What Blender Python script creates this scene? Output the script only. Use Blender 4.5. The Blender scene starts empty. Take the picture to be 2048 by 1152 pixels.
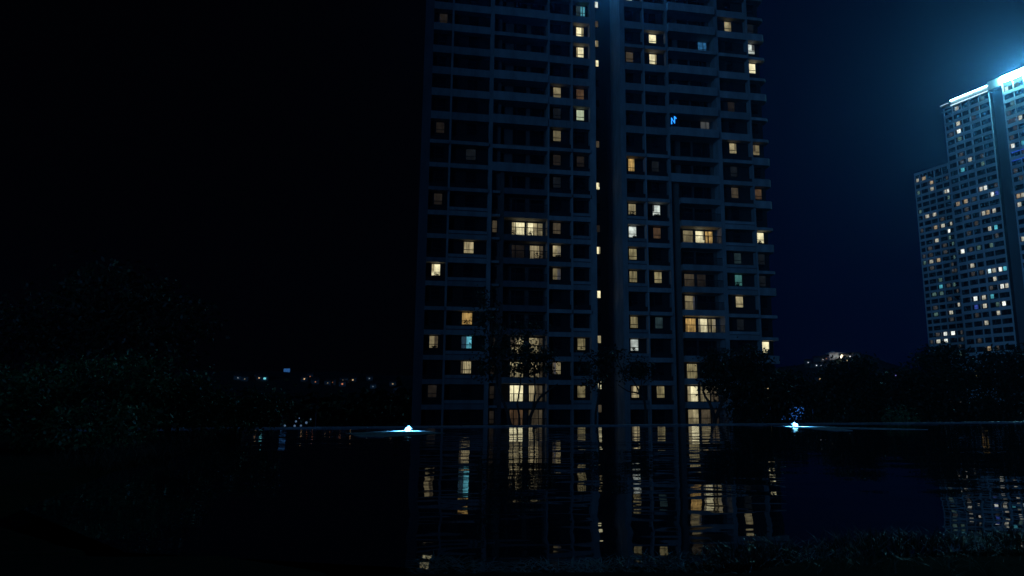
import bpy, math, random
from mathutils import Vector, Matrix, noise
R = random.Random(7)
rad = math.radians
scene = bpy.context.scene
col = scene.collection

# ------------------------------------------------------------------ camera
EYE = 0.8
FPX = 1390.0                       # focal length in pixels of a 2048 px wide frame
PITCH = math.atan(233 / FPX)
cam_d = bpy.data.cameras.new("camera")
cam_d.sensor_width = 36.0
cam_d.lens = FPX / 2048 * 36.0
cam_d.shift_x = -(1125 - 1024) / 2048
cam_d.clip_start = 0.05
cam_d.clip_end = 3000
cam = bpy.data.objects.new("camera", cam_d)
col.objects.link(cam)
cam.location = (0, 0, EYE)
cam.rotation_euler = (math.pi / 2 + PITCH, 0, 0)
scene.camera = cam

# ------------------------------------------------------------------ night sky
SUN_EL, SUN_AZ = rad(3.5), (-0.50, -0.86)       # faint blue city light from behind the camera
world = bpy.data.worlds.new("World")
scene.world = world
world.use_nodes = True
wn = world.node_tree
wn.nodes.clear()
def wnode(t, **k):
    n = wn.nodes.new(t)
    for a, b in k.items():
        setattr(n, a, b)
    return n
w_out = wnode("ShaderNodeOutputWorld")
w_bg = wnode("ShaderNodeBackground")
w_tc = wnode("ShaderNodeTexCoord")
w_sep = wnode("ShaderNodeSeparateXYZ")
w_r = wnode("ShaderNodeValToRGB")
w_r.color_ramp.interpolation = 'EASE'
w_r.color_ramp.elements[0].position = 0.42
w_r.color_ramp.elements[0].color = (0.00028, 0.00030, 0.00055, 1)
w_r.color_ramp.elements[1].position = 0.72
w_r.color_ramp.elements[1].color = (0.00008, 0.00105, 0.0105, 1)
w_m = wnode("ShaderNodeMath", operation='MULTIPLY_ADD')
w_m.inputs[1].default_value = 0.5
w_m.inputs[2].default_value = 0.5
w_sky = wnode("ShaderNodeTexSky", sky_type='NISHITA', sun_disc=False, sun_elevation=rad(3.5), sun_rotation=rad(210))
w_sc = wnode("ShaderNodeMixRGB", blend_type='MULTIPLY')
w_sc.inputs[0].default_value = 1
w_sc.inputs[2].default_value = (0.000004, 0.000015, 0.00006, 1)
w_add = wnode("ShaderNodeMixRGB", blend_type='ADD')
w_add.inputs[0].default_value = 1
L = wn.links.new
L(w_tc.outputs["Generated"], w_sep.inputs[0])
L(w_sep.outputs["X"], w_m.inputs[0])
L(w_m.outputs[0], w_r.inputs[0])
L(w_sky.outputs[0], w_sc.inputs[1])
L(w_r.outputs[0], w_add.inputs[1])
L(w_sc.outputs[0], w_add.inputs[2])
L(w_add.outputs[0], w_bg.inputs[0])
w_bg.inputs[1].default_value = 1.0
L(w_bg.outputs[0], w_out.inputs[0])

sun_d = bpy.data.lights.new("night_glow", 'SUN')
sun_d.energy = 0.39
sun_d.color = (0.10, 0.39, 1.0)
sun_d.angle = rad(26)
sun = bpy.data.objects.new("night_glow", sun_d)
col.objects.link(sun)
sv = Vector((SUN_AZ[0] * math.cos(SUN_EL), SUN_AZ[1] * math.cos(SUN_EL), math.sin(SUN_EL)))
sun.rotation_euler = sv.to_track_quat('Z', 'Y').to_euler()

scene.view_settings.view_transform = 'Standard'
scene.view_settings.look = 'None'
scene.view_settings.exposure = 0
scene.view_settings.gamma = 1
scene.view_settings.use_curve_mapping = False
cy = scene.cycles
cy.max_bounces = 5
cy.diffuse_bounces = 2
cy.glossy_bounces = 3
cy.transmission_bounces = 2
cy.volume_bounces = 0
cy.sample_clamp_indirect = 2.0
cy.use_denoising = True
cy.caustics_reflective = False
cy.caustics_refractive = False

# ------------------------------------------------------------------ helpers
class MB:
    """collects simple solids and links them as one mesh"""
    def __init__(s):
        s.v, s.f, s.m = [], [], []
    def face(s, pts, m=0):
        i = len(s.v)
        s.v += [tuple(p) for p in pts]
        s.f.append(tuple(range(i, i + len(pts))))
        s.m.append(m)
    def box(s, x0, x1, y0, y1, z0, z1, m=0):
        i = len(s.v)
        s.v += [(x0, y0, z0), (x1, y0, z0), (x1, y1, z0), (x0, y1, z0), (x0, y0, z1), (x1, y0, z1), (x1, y1, z1), (x0, y1, z1)]
        for q in ((3, 2, 1, 0), (4, 5, 6, 7), (0, 1, 5, 4), (1, 2, 6, 5), (2, 3, 7, 6), (3, 0, 4, 7)):
            s.f.append(tuple(i + k for k in q))
            s.m.append(m)
    def prism(s, poly, z0, z1, m=0):
        i, n = len(s.v), len(poly)
        s.v += [(p[0], p[1], z0) for p in poly] + [(p[0], p[1], z1) for p in poly]
        s.f.append(tuple(i + k for k in range(n - 1, -1, -1)))
        s.f.append(tuple(i + n + k for k in range(n)))
        for k in range(n):
            j = (k + 1) % n
            s.f.append((i + k, i + j, i + n + j, i + n + k))
        s.m += [m] * (n + 2)
    def tube(s, pts, radii, n=6, m=0):
        pts = [Vector(p) for p in pts]
        rings = []
        for k, p in enumerate(pts):
            d = (pts[min(k + 1, len(pts) - 1)] - pts[max(k - 1, 0)]).normalized()
            a = d.cross(Vector((0.31, 0.95, 0.1))).normalized()
            b = d.cross(a)
            r = radii[k]
            i = len(s.v)
            for t in range(n):
                w = 2 * math.pi * t / n
                s.v.append(tuple(p + (a * math.cos(w) + b * math.sin(w)) * r))
            rings.append(i)
        for k in range(len(rings) - 1):
            for t in range(n):
                u = (t + 1) % n
                s.f.append((rings[k] + t, rings[k] + u, rings[k + 1] + u, rings[k + 1] + t))
                s.m.append(m)
        s.f.append(tuple(rings[0] + t for t in range(n - 1, -1, -1)))
        s.f.append(tuple(rings[-1] + t for t in range(n)))
        s.m += [m, m]
    def ball(s, c, r, m=0, nu=10, nv=6, sz=1.0):
        i = len(s.v)
        for a in range(nv + 1):
            th = math.pi * a / nv
            for b in range(nu):
                ph = 2 * math.pi * b / nu
                s.v.append((c[0] + r * math.sin(th) * math.cos(ph), c[1] + r * math.sin(th) * math.sin(ph), c[2] + r * sz * math.cos(th)))
        for a in range(nv):
            for b in range(nu):
                d = (b + 1) % nu
                s.f.append((i + a * nu + b, i + (a + 1) * nu + b, i + (a + 1) * nu + d, i + a * nu + d))
                s.m.append(m)
    def mesh(s, name, mats):
        me = bpy.data.meshes.new(name)
        me.from_pydata(s.v, [], s.f)
        for mt in (mats if isinstance(mats, (list, tuple)) else [mats]):
            me.materials.append(mt)
        if any(s.m):
            me.polygons.foreach_set("material_index", s.m)
        me.validate()
        me.update()
        return me
    def build(s, name, mats, parent=None, loc=None):
        return put(name, s.mesh(name, mats), parent, loc)

def put(name, me, parent=None, loc=None):
    o = bpy.data.objects.new(name, me)
    col.objects.link(o)
    if parent is not None:
        o.parent = parent
    if loc is not None:
        o.location = loc
    return o
def tag(o, label=None, cat=None, group=None, kind=None):
    for k, v in (("label", label), ("category", cat), ("group", group), ("kind", kind)):
        if v:
            o[k] = v
    return o
def thing(name, label, cat, loc=(0, 0, 0), rz=0, group=None):
    o = bpy.data.objects.new(name, None)
    col.objects.link(o)
    o.empty_display_size = 0.3
    o.location = loc
    o.rotation_euler = (0, 0, rz)
    return tag(o, label, cat, group)
def sstep(a, b, x):
    t = min(1, max(0, (x - a) / (b - a)))
    return t * t * (3 - 2 * t)

# ------------------------------------------------------------------ materials
def new_mat(name):
    m = bpy.data.materials.new(name)
    m.use_nodes = True
    nt = m.node_tree
    return m, nt, nt.nodes["Principled BSDF"], nt.nodes["Material Output"]
def surf(name, c, rough=0.7, var=0.25, scale=1.0, streak=1.0, bump=0.0, spec=0.4, metal=0.0):
    m, nt, p, _ = new_mat(name)
    tc = nt.nodes.new("ShaderNodeTexCoord")
    mp = nt.nodes.new("ShaderNodeMapping")
    mp.inputs["Scale"].default_value = (1, 1, 1 / streak)
    nz = nt.nodes.new("ShaderNodeTexNoise")
    nz.inputs["Scale"].default_value = scale
    nz.inputs["Detail"].default_value = 6
    nz.inputs["Roughness"].default_value = 0.65
    rp = nt.nodes.new("ShaderNodeValToRGB")
    rp.color_ramp.elements[0].position = 0.3
    rp.color_ramp.elements[1].position = 0.72
    rp.color_ramp.elements[0].color = tuple(x * (1 - var) for x in c) + (1,)
    rp.color_ramp.elements[1].color = tuple(min(1, x * (1 + var * 0.6)) for x in c) + (1,)
    nt.links.new(tc.outputs["Object"], mp.inputs[0])
    nt.links.new(mp.outputs[0], nz.inputs[0])
    nt.links.new(nz.outputs[0], rp.inputs[0])
    oi = nt.nodes.new("ShaderNodeObjectInfo")
    mr = nt.nodes.new("ShaderNodeMapRange")
    mr.inputs[3].default_value = 1 - var * 0.8
    mr.inputs[4].default_value = 1.0 + var * 0.3
    mx = nt.nodes.new("ShaderNodeVectorMath"); mx.operation = 'SCALE'
    nt.links.new(oi.outputs["Random"], mr.inputs[0])
    nt.links.new(rp.outputs[0], mx.inputs[0])
    nt.links.new(mr.outputs[0], mx.inputs["Scale"])
    nt.links.new(mx.outputs[0], p.inputs["Base Color"])
    p.inputs["Roughness"].default_value = rough
    p.inputs["Specular IOR Level"].default_value = spec
    p.inputs["Metallic"].default_value = metal
    if bump:
        b = nt.nodes.new("ShaderNodeBump")
        b.inputs["Distance"].default_value = bump
        nt.links.new(nz.outputs[0], b.inputs["Height"])
        nt.links.new(b.outputs[0], p.inputs["Normal"])
    return m
def pane_mat(name, c, strength, fold=0.0, folds=7.0, grad=0.25, patch=0.25):
    """a lit room or curtain behind window glass: gives off light, uneven like a real interior"""
    m, nt, p, out = new_mat(name)
    N, K = nt.nodes.new, nt.links.new
    tc = N("ShaderNodeTexCoord")
    oi = N("ShaderNodeObjectInfo")
    off = N("ShaderNodeVectorMath"); off.operation = 'MULTIPLY_ADD'
    cmb = N("ShaderNodeCombineXYZ")
    for i in range(3):
        K(oi.outputs["Random"], cmb.inputs[i])
    off.inputs[1].default_value = (37, 11, 23)
    K(cmb.outputs[0], off.inputs[0]); K(tc.outputs["Object"], off.inputs[2])
    nz = N("ShaderNodeTexNoise"); nz.inputs["Scale"].default_value = 1.3; nz.inputs["Detail"].default_value = 2
    K(off.outputs[0], nz.inputs[0])
    r1 = N("ShaderNodeMapRange"); r1.inputs[1].default_value = 0.35; r1.inputs[2].default_value = 0.65
    r1.inputs[3].default_value = 1 - 2 * patch; r1.inputs[4].default_value = 1.0
    K(nz.outputs[0], r1.inputs[0])
    # curtain folds
    stretch = N("ShaderNodeMapping"); stretch.inputs["Scale"].default_value = (folds, 0.0, 0.22)
    K(off.outputs[0], stretch.inputs[0])
    fz = N("ShaderNodeTexNoise"); fz.inputs["Scale"].default_value = 1.6; fz.inputs["Detail"].default_value = 1.5
    K(stretch.outputs[0], fz.inputs[0])
    r2 = N("ShaderNodeMapRange"); r2.inputs[1].default_value = 0.38; r2.inputs[2].default_value = 0.6
    r2.inputs[3].default_value = 1 - fold; r2.inputs[4].default_value = 1.0
    K(fz.outputs[0], r2.inputs[0])
    sp = N("ShaderNodeSeparateXYZ"); K(tc.outputs["Object"], sp.inputs[0])
    r3 = N("ShaderNodeMapRange"); r3.inputs[1].default_value = -0.8; r3.inputs[2].default_value = 0.8
    r3.inputs[3].default_value = 1 - grad; r3.inputs[4].default_value = 1.0
    K(sp.outputs["Z"], r3.inputs[0])
    a = N("ShaderNodeMath"); a.operation = 'MULTIPLY'; K(r1.outputs[0], a.inputs[0]); K(r2.outputs[0], a.inputs[1])
    b = N("ShaderNodeMath"); b.operation = 'MULTIPLY'; K(a.outputs[0], b.inputs[0]); K(r3.outputs[0], b.inputs[1])
    rv = N("ShaderNodeMapRange"); rv.inputs[3].default_value = strength * 0.70; rv.inputs[4].default_value = strength * 1.15; K(oi.outputs["Random"], rv.inputs[0])
    s = N("ShaderNodeMath"); s.operation = 'MULTIPLY'; K(rv.outputs[0], s.inputs[1]); K(b.outputs[0], s.inputs[0])
    K(s.outputs[0], p.inputs["Emission Strength"])
    p.inputs["Emission Color"].default_value = c + (1,)
    p.inputs["Base Color"].default_value = (0.02, 0.02, 0.02, 1)
    p.inputs["Roughness"].default_value = 0.15
    p.inputs["Specular IOR Level"].default_value = 0.3
    return m
def glow_mat(name, c, strength):
    m, nt, p, out = new_mat(name)
    p.inputs["Base Color"].default_value = (0.4, 0.4, 0.4, 1)
    p.inputs["Emission Color"].default_value = c + (1,)
    p.inputs["Emission Strength"].default_value = strength
    return m
M = {}
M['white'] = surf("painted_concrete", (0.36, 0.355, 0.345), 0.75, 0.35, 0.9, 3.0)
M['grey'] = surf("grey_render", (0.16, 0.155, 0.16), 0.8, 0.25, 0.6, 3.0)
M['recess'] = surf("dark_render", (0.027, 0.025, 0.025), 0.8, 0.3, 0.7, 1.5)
M['core'] = surf("core_wall", (0.13, 0.13, 0.135), 0.8, 0.25, 0.5, 4.0)
M['frame'] = surf("window_frame_metal", (0.02, 0.02, 0.022), 0.45, 0.2, 4.0)
M['rail'] = surf("railing_metal", (0.03, 0.03, 0.032), 0.5, 0.2, 4.0)
M['glass'] = surf("unlit_glass", (0.012, 0.013, 0.015), 0.22, 0.4, 1.0, 1.0, spec=0.5)
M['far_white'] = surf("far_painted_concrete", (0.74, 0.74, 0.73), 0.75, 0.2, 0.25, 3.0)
M['far_core'] = surf("far_core_wall", (0.12, 0.12, 0.125), 0.85, 0.3, 0.2, 4.0)
M['far_wall'] = surf("far_recess_wall", (0.035, 0.035, 0.037), 0.8, 0.3, 0.5)
M['coping'] = surf("pool_coping_stone", (0.30, 0.31, 0.32), 0.35, 0.35, 2.5, 1.0)
M['bark'] = surf("bark", (0.055, 0.045, 0.035), 0.9, 0.4, 6.0, 3.0, bump=0.01)
M['ground'] = surf("soil_and_turf", (0.022, 0.025, 0.014), 1.0, 0.5, 0.8, 1.0, bump=0.05, spec=0.05)
M['hill'] = surf("wooded_hill", (0.030, 0.036, 0.022), 0.95, 0.5, 0.05, 1.0)
M['house'] = surf("house_render", (0.20, 0.18, 0.16), 0.85, 0.3, 0.5)
M['roof'] = surf("roof_tiles", (0.09, 0.05, 0.04), 0.85, 0.3, 1.0)
M['matte'] = surf("glow_fan_matte", (0.40, 0.41, 0.42), 1.0, 0.45, 3.0, 1.0, spec=0.0)
M['metal'] = surf("dark_steel", (0.06, 0.06, 0.065), 0.4, 0.2, 3.0, metal=0.6)
M['plaster'] = surf("pale_plaster", (0.55, 0.55, 0.56), 0.7, 0.2, 0.5)
def leaf_mat(name, c, rough=0.45):
    m, nt, p, out = new_mat(name)
    N, K = nt.nodes.new, nt.links.new
    tc = N("ShaderNodeTexCoord")
    nz = N("ShaderNodeTexNoise"); nz.inputs["Scale"].default_value = 2.2; nz.inputs["Detail"].default_value = 3
    K(tc.outputs["Object"], nz.inputs[0])
    rp = N("ShaderNodeValToRGB")
    rp.color_ramp.elements[0].position = 0.32; rp.color_ramp.elements[1].position = 0.7
    rp.color_ramp.elements[0].color = tuple(x * 0.5 for x in c) + (1,)
    rp.color_ramp.elements[1].color = tuple(x * 1.5 for x in c) + (1,)
    K(nz.outputs[0], rp.inputs[0]); K(rp.outputs[0], p.inputs["Base Color"])
    p.inputs["Roughness"].default_value = rough
    p.inputs["Specular IOR Level"].default_value = 0.35
    return m
M['leaf'] = leaf_mat("tree_leaves", (0.030, 0.048, 0.018))
M['leaf_dark'] = leaf_mat("dark_leaves", (0.020, 0.032, 0.014), 0.6)
M['leaf_bush'] = leaf_mat("shrub_leaves", (0.065, 0.160, 0.055), 0.5)
M['straw'] = leaf_mat("dry_grass", (0.05, 0.042, 0.026), 0.8)
M['grass'] = leaf_mat("grass_blades", (0.034, 0.052, 0.026), 0.5)
# lit interiors
P = {}
P['bright'] = pane_mat("warm_lit_room", (1.0, 0.90, 0.54), 1.35, 0.15, 2.5, 0.2, 0.2)
P['warm'] = pane_mat("warm_curtained_room", (1.0, 0.84, 0.46), 0.50, 0.35, 4, 0.3, 0.25)
P['mid'] = pane_mat("half_lit_room", (1.0, 0.82, 0.44), 0.26, 0.25, 4, 0.2, 0.2)
P['dim'] = pane_mat("dimly_lit_room", (1.0, 0.78, 0.48), 0.085, 0.3, 5, 0.3, 0.2)
P['vdim'] = pane_mat("barely_lit_room", (1.0, 0.80, 0.62), 0.020, 0.3, 5, 0.3, 0.2)
P['fold'] = pane_mat("lit_curtain", (1.0, 0.82, 0.45), 0.52, 0.72, 6, 0.25, 0.15)
P['folddim'] = pane_mat("dim_lit_curtain", (1.0, 0.84, 0.42), 0.34, 0.7, 7, 0.2, 0.2)
P['orange'] = pane_mat("orange_lit_room", (1.0, 0.62, 0.20), 0.75, 0.5, 4, 0.2, 0.3)
P['dimorange'] = pane_mat("dim_orange_room", (1.0, 0.58, 0.30), 0.11, 0.4, 4, 0.2, 0.25)
P['white'] = pane_mat("white_lit_room", (0.86, 0.96, 0.88), 1.0, 0.15, 2, 0.2, 0.28)
P['green'] = pane_mat("pale_green_lit_room", (0.86, 1.0, 0.66), 0.75, 0.15, 3, 0.2, 0.1)
P['grey'] = pane_mat("grey_lit_room", (0.80, 0.85, 0.85), 0.12, 0.3, 4, 0.4, 0.2)
P['vgrey'] = pane_mat("faint_grey_room", (0.62, 0.78, 0.95), 0.014, 0.3, 4, 0.3, 0.2)
P['cyan'] = pane_mat("cyan_lit_room", (0.20, 0.80, 1.0), 0.85, 0.35, 3, 0.2, 0.3)
P['blue'] = pane_mat("blue_lit_room", (0.08, 0.42, 0.95), 0.62, 0.4, 3, 0.3, 0.3)
P['teal'] = pane_mat("teal_lit_room", (0.25, 0.85, 0.80), 0.22, 0.25, 3, 0.35, 0.2)
P['dimteal'] = pane_mat("dim_teal_room", (0.45, 0.85, 0.95), 0.06, 0.25, 3, 0.35, 0.2)
P['off'] = M['glass']
G = {}
G['led'] = glow_mat("roof_light_strip", (0.24, 0.84, 1.0), 330)
G['led_soft'] = glow_mat("soft_roof_light_strip", (0.45, 0.88, 1.0), 16.0)
G['led_hid'] = glow_mat("crown_light_strip", (0.05, 0.38, 1.0), 90)
G['pool'] = glow_mat("pool_lamp_lens", (0.25, 0.80, 1.0), 5)
G['neon'] = glow_mat("blue_neon", (0.02, 0.26, 1.0), 2.2)
G['warm_dot'] = glow_mat("warm_lamp", (1.0, 0.62, 0.28), 1.0)
G['orange_dot'] = glow_mat("orange_lamp", (1.0, 0.32, 0.10), 0.6)
G['white_dot'] = glow_mat("white_lamp", (0.80, 0.88, 1.0), 0.95)
G['cyan_dot'] = glow_mat("cyan_lamp", (0.20, 0.85, 0.95), 0.9)
G['violet_dot'] = glow_mat("violet_lamp", (0.35, 0.30, 1.0), 1.3)
G['hot'] = glow_mat("flood_lamp", (1.0, 0.88, 0.60), 9.0)
G['blue_panel'] = glow_mat("blue_billboard_face", (0.08, 0.34, 1.0), 0.22)
G['blue_stall'] = glow_mat("blue_light_panel", (0.06, 0.28, 1.0), 0.42)

# ------------------------------------------------------------------ ground, pool, hills
E_P = Vector((-5.2, 25.0)); E_YAW = rad(14.5)                     # far pool edge: a point on it and its direction
E_D = Vector((math.cos(E_YAW), math.sin(E_YAW))); E_N = Vector((-math.sin(E_YAW), math.cos(E_YAW)))
def edge(t, s=0.0):
    p = E_P + E_D * t + E_N * s
    return (p.x, p.y)
far_l, far_r = edge(-11.5), edge(45)
POOL = [far_l, (-9.6, 19.0), (-7.2, 15.6), (-6.4, 12.5), (-5.4, 8.6), (-4.2, 5.6), (-2.4, 4.0), (-0.4, 3.55), (1.0, 3.75), (2.7, 4.15), (6.0, 5.0), (12.0, 7.0), (24.0, 13.0), (40.0, 25.0), far_r]
def pool_dist(x, y):
    """signed distance to the pool outline, negative inside"""
    d, inside, n = 1e9, False, len(POOL)
    for i in range(n):
        ax, ay = POOL[i]; bx, by = POOL[(i + 1) % n]
        vx, vy = bx - ax, by - ay
        t = max(0, min(1, ((x - ax) * vx + (y - ay) * vy) / (vx * vx + vy * vy)))
        d = min(d, math.hypot(x - ax - vx * t, y - ay - vy * t))
        if (ay > y) != (by > y) and x < (bx - ax) * (y - ay) / (by - ay) + ax:
            inside = not inside
    return -d if inside else d
def ground_z(x, y):
    s = (Vector((x, y)) - E_P).dot(E_N)
    if s > 0.3:
        z = -0.5 - 7.5 * sstep(0.3, 48, s)
    else:
        z = 0.07 + 0.05 * noise.noise(Vector((x * 0.5, y * 0.5, 0)))
    if -12 < x < 55 and 0 < y < 45:
        d = pool_dist(x, y)
        if d < 0.25 and s < 0.3:
            z = z + (-1.4 - z) * sstep(0.25, -0.6, d)
    if s <= 0.3:
        z -= 8 * sstep(18, 60, -x + (0 if y < 30 else 0)) * 0.3
    return z
def axis(a, b, fine0, fine1, fs, cs):
    out, v = [], a
    while v < b:
        out.append(v)
        v += fs if fine0 <= v < fine1 else (cs if v < fine0 - cs or v >= fine1 + 30 else max(fs, cs * 0.3))
    out.append(b)
    return out
xs = axis(-560, 600, -14, 30, 0.5, 16)
ys = axis(-24, 690, 0, 42, 0.5, 14)
gm = MB()
gm.v = [(x, y, ground_z(x, y)) for y in ys for x in xs]
nx = len(xs)
gm.f = [(j * nx + i, j * nx + i + 1, (j + 1) * nx + i + 1, (j + 1) * nx + i) for j in range(len(ys) - 1) for i in range(nx - 1)]
gm.m = [0] * len(gm.f)
tag(gm.build("ground", M['ground']), kind='structure')

# pool water: one flat sheet, ripples as fine relief
wm, nt, wp, wo = new_mat("pool_water")
wp.inputs["Base Color"].default_value = (0.008, 0.016, 0.022, 1)
wp.inputs["Roughness"].default_value = 0.015
wp.inputs["IOR"].default_value = 1.33
wp.inputs["Specular IOR Level"].default_value = 0.27
tc = nt.nodes.new("ShaderNodeTexCoord")
mp = nt.nodes.new("ShaderNodeMapping"); mp.inputs["Rotation"].default_value = (0, 0, -0.2); mp.inputs["Scale"].default_value = (0.62, 1.0, 1)
n1 = nt.nodes.new("ShaderNodeTexNoise"); n1.inputs["Scale"].default_value = 1.05; n1.inputs["Detail"].default_value = 2.5; n1.inputs["Roughness"].default_value = 0.45
n2 = nt.nodes.new("ShaderNodeTexNoise"); n2.inputs["Scale"].default_value = 0.28; n2.inputs["Detail"].default_value = 1
ad = nt.nodes.new("ShaderNodeMath"); ad.operation = 'MULTIPLY_ADD'; ad.inputs[1].default_value = 1.6
bp = nt.nodes.new("ShaderNodeBump"); bp.inputs["Distance"].default_value = 0.0135; bp.inputs["Strength"].default_value = 1.0
nt.links.new(tc.outputs["Object"], mp.inputs[0]); nt.links.new(mp.outputs[0], n1.inputs[0]); nt.links.new(mp.outputs[0], n2.inputs[0])
nt.links.new(n2.outputs[0], ad.inputs[0]); nt.links.new(n1.outputs[0], ad.inputs[2]); nt.links.new(ad.outputs[0], bp.inputs["Height"]); nt.links.new(bp.outputs[0], wp.inputs["Normal"])
M['water'] = wm
wt = MB()
far_edge_in = [edge(45, -0.02), edge(-11.5, -0.02)]
wt.face([(p[0], p[1], 0) for p in ([far_edge_in[1]] + [(q[0], q[1]) for q in POOL[1:-1]] + [far_edge_in[0]])])
tag(wt.build("pool_water", M['water']), kind='structure')
# far rim: coping slabs butted end to end
rim = thing("pool_surround", None, None, (E_P.x, E_P.y, -1.6), E_YAW)
tag(rim, kind='structure')
cs = MB(); cs.box(-11.6, 45.2, 0.012, 0.40, 0, 1.60)
cs.build("rim_wall", M['grey'], rim)
cp = MB(); cp.box(0.006, 1.194, -0.012, 0.43, 1.60, 1.645)
cpm = cp.mesh("coping_slab", M['coping'])
for i in range(47):
    put("coping_slab", cpm, rim, (-11.5 + i * 1.2, 0, R.uniform(-0.004, 0.004)))

def ridge(x):
    pts = [(-600, 20), (-400, 26), (-280, 29), (-200, 28), (-130, 25), (-60, 24), (60, 24), (150, 27), (200, 33.5), (215, 38), (228, 41), (243, 44.5), (255, 43), (268, 37), (285, 31), (310, 27), (400, 30), (600, 26)]
    for (a, za), (b, zb) in zip(pts, pts[1:]):
        if a <= x <= b:
            return za + (zb - za) * sstep(a, b, x) + 1.0 * noise.noise(Vector((x * 0.05, 3, 0))) + 0.5 * noise.noise(Vector((x * 0.2, 7, 0)))
    return 20
def hill_z(x, y):
    return -8.2 + (ridge(x) + 8.2) * sstep(430, 600, y) * (1 - 0.5 * sstep(600, 690, y))
hm = MB()
hx = [-560 + 8 * i for i in range(146)]; hy = [425 + 7 * j for j in range(39)]
hm.v = [(x, y, hill_z(x, y) + 0.6 * noise.noise(Vector((x * 0.1, y * 0.1, 0)))) for y in hy for x in hx]
hm.f = [(j * 146 + i, j * 146 + i + 1, (j + 1) * 146 + i + 1, (j + 1) * 146 + i) for j in range(38) for i in range(145)]
hm.m = [0] * len(hm.f)
tag(hm.build("hills", M['hill']), kind='structure')

# haze volume added for the bloom round the roof lights
hz, nt, _p, ho = new_mat("bloom_haze")
nt.nodes.remove(_p)
pv = nt.nodes.new("ShaderNodeVolumePrincipled")
pv.inputs["Color"].default_value = (0.28, 0.55, 1.0, 1)
pv.inputs["Density"].default_value = 0.00032
pv.inputs["Anisotropy"].default_value = 0.84
nt.links.new(pv.outputs[0], ho.inputs["Volume"])
hb = MB(); hb.box(-565, 605, -26, 695, -14.0, 122)
tag(hb.build("haze", hz), kind='stuff')

# ------------------------------------------------------------------ near apartment tower
TB = -8.0                                        # its ground level
tower = thing("apartment_tower", "tall dark apartment tower of two wings with scattered lit windows behind the pool", "apartment building", (2.342, 86.6, TB), rad(10.6))
ROWS = {-3: -6.6, -2: -3.6, -1: -0.6, 0: 2.35, 1: 5.2, 2: 8.2, 3: 11.1, 4: 14.1, 5: 17.0, 6: 19.95, 7: 22.9, 8: 25.95, 9: 29.0, 10: 32.0, 11: 35.3, 12: 38.4, 13: 41.3, 14: 44.2, 15: 47.3, 16: 50.2, 17: 53.3, 18: 56.3, 19: 59.3, 20: 62.3}
ZW = {k: (0.8 + (z - 0.8) * 1.0114) - TB for k, z in ROWS.items()}    # window centre heights above the tower's ground
ROOF = ZW[20] + 1.4
BAYS = {'b1': (-19.3, -16.95), 'b2': (-16.7, -11.95), 'b4': (-4.1, -1.22), 'b5': (-0.98, 1.3), 'b6': (6.2, 8.78), 'b7': (8.98, 12.0), 'b9': (19.75, 24.05), 'b10': (24.25, 26.3)}
WIN_U = {'b1': -18.1, 'b2': -14.15, 'b4': -2.95, 'b5': 0.2, 'b6': 7.15, 'b7': 10.5, 'b9': 21.75, 'b10': 25.2}
DOUBLE = ('b2', 'b5', 'b6', 'b9')                # bays with a sill parapet above each slab edge
DEP = 1.0
BAL = 1.8
# body, recess walls, plinth
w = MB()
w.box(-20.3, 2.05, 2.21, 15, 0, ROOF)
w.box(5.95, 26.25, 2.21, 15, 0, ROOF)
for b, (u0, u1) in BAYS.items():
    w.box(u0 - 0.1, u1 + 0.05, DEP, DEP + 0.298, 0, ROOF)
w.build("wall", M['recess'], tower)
bw = MB()
bw.box(-11.45, -10.35, 1.0, 2.2, 0, ROOF); bw.box(-10.35, -9.85, 0.4, 2.2, 0, ZW[9] + 1.4); bw.box(-9.85, -4.1, BAL, 2.2, 0, ROOF)
bw.box(12.0, 13.65, 0.7, 2.2, 0, ZW[9] + 1.4); bw.box(13.65, 19.2, BAL, 2.2, 0, ROOF)
bw.build("balcony_wall", surf("balcony_render", (0.13, 0.12, 0.105), 0.8, 0.2, 0.8), tower)
co = MB(); co.box(2.05, 5.95, 5.0, 6.0, 0, ROOF + 1.5)
co.build("stair_core_wall", M['core'], tower)
rf = MB(); rf.box(-20.6, 2.3, -0.3, 15.2, ROOF, ROOF + 1.2); rf.box(5.4, 26.7, -0.3, 15.2, ROOF, ROOF + 1.2)
rf.build("roof_parapet", M['white'], tower)
# piers and fins
for name, u0, u1, d0, d1, m in (("end_pier", -20.4, -19.3, 0.25, 3.0, 'grey'), ("fin", -16.95, -16.7, 0, DEP, 'white'), ("pier", -11.95, -11.45, 0, DEP + 0.2, 'white'),
                                ("fin", -4.32, -4.1, 0, BAL, 'white'), ("fin", -1.22, -0.98, 0, DEP, 'white'), ("end_pier", 1.3, 2.1, -0.05, 8.0, 'white'),
                                ("end_pier", 5.5, 6.2, -0.05, 9.0, 'white'), ("fin", 8.78, 8.98, 0, DEP, 'white'), ("pier", 12.0, 12.35, 0, 0.69, 'white'),
                                ("pier", 19.2, 19.75, 0, BAL, 'white'), ("fin", 24.05, 24.25, 0, DEP, 'white')):
    f = MB(); f.box(u0, u1, d0, d1, 0, ROOF - 0.01); f.build(name, M[m], tower)
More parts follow.
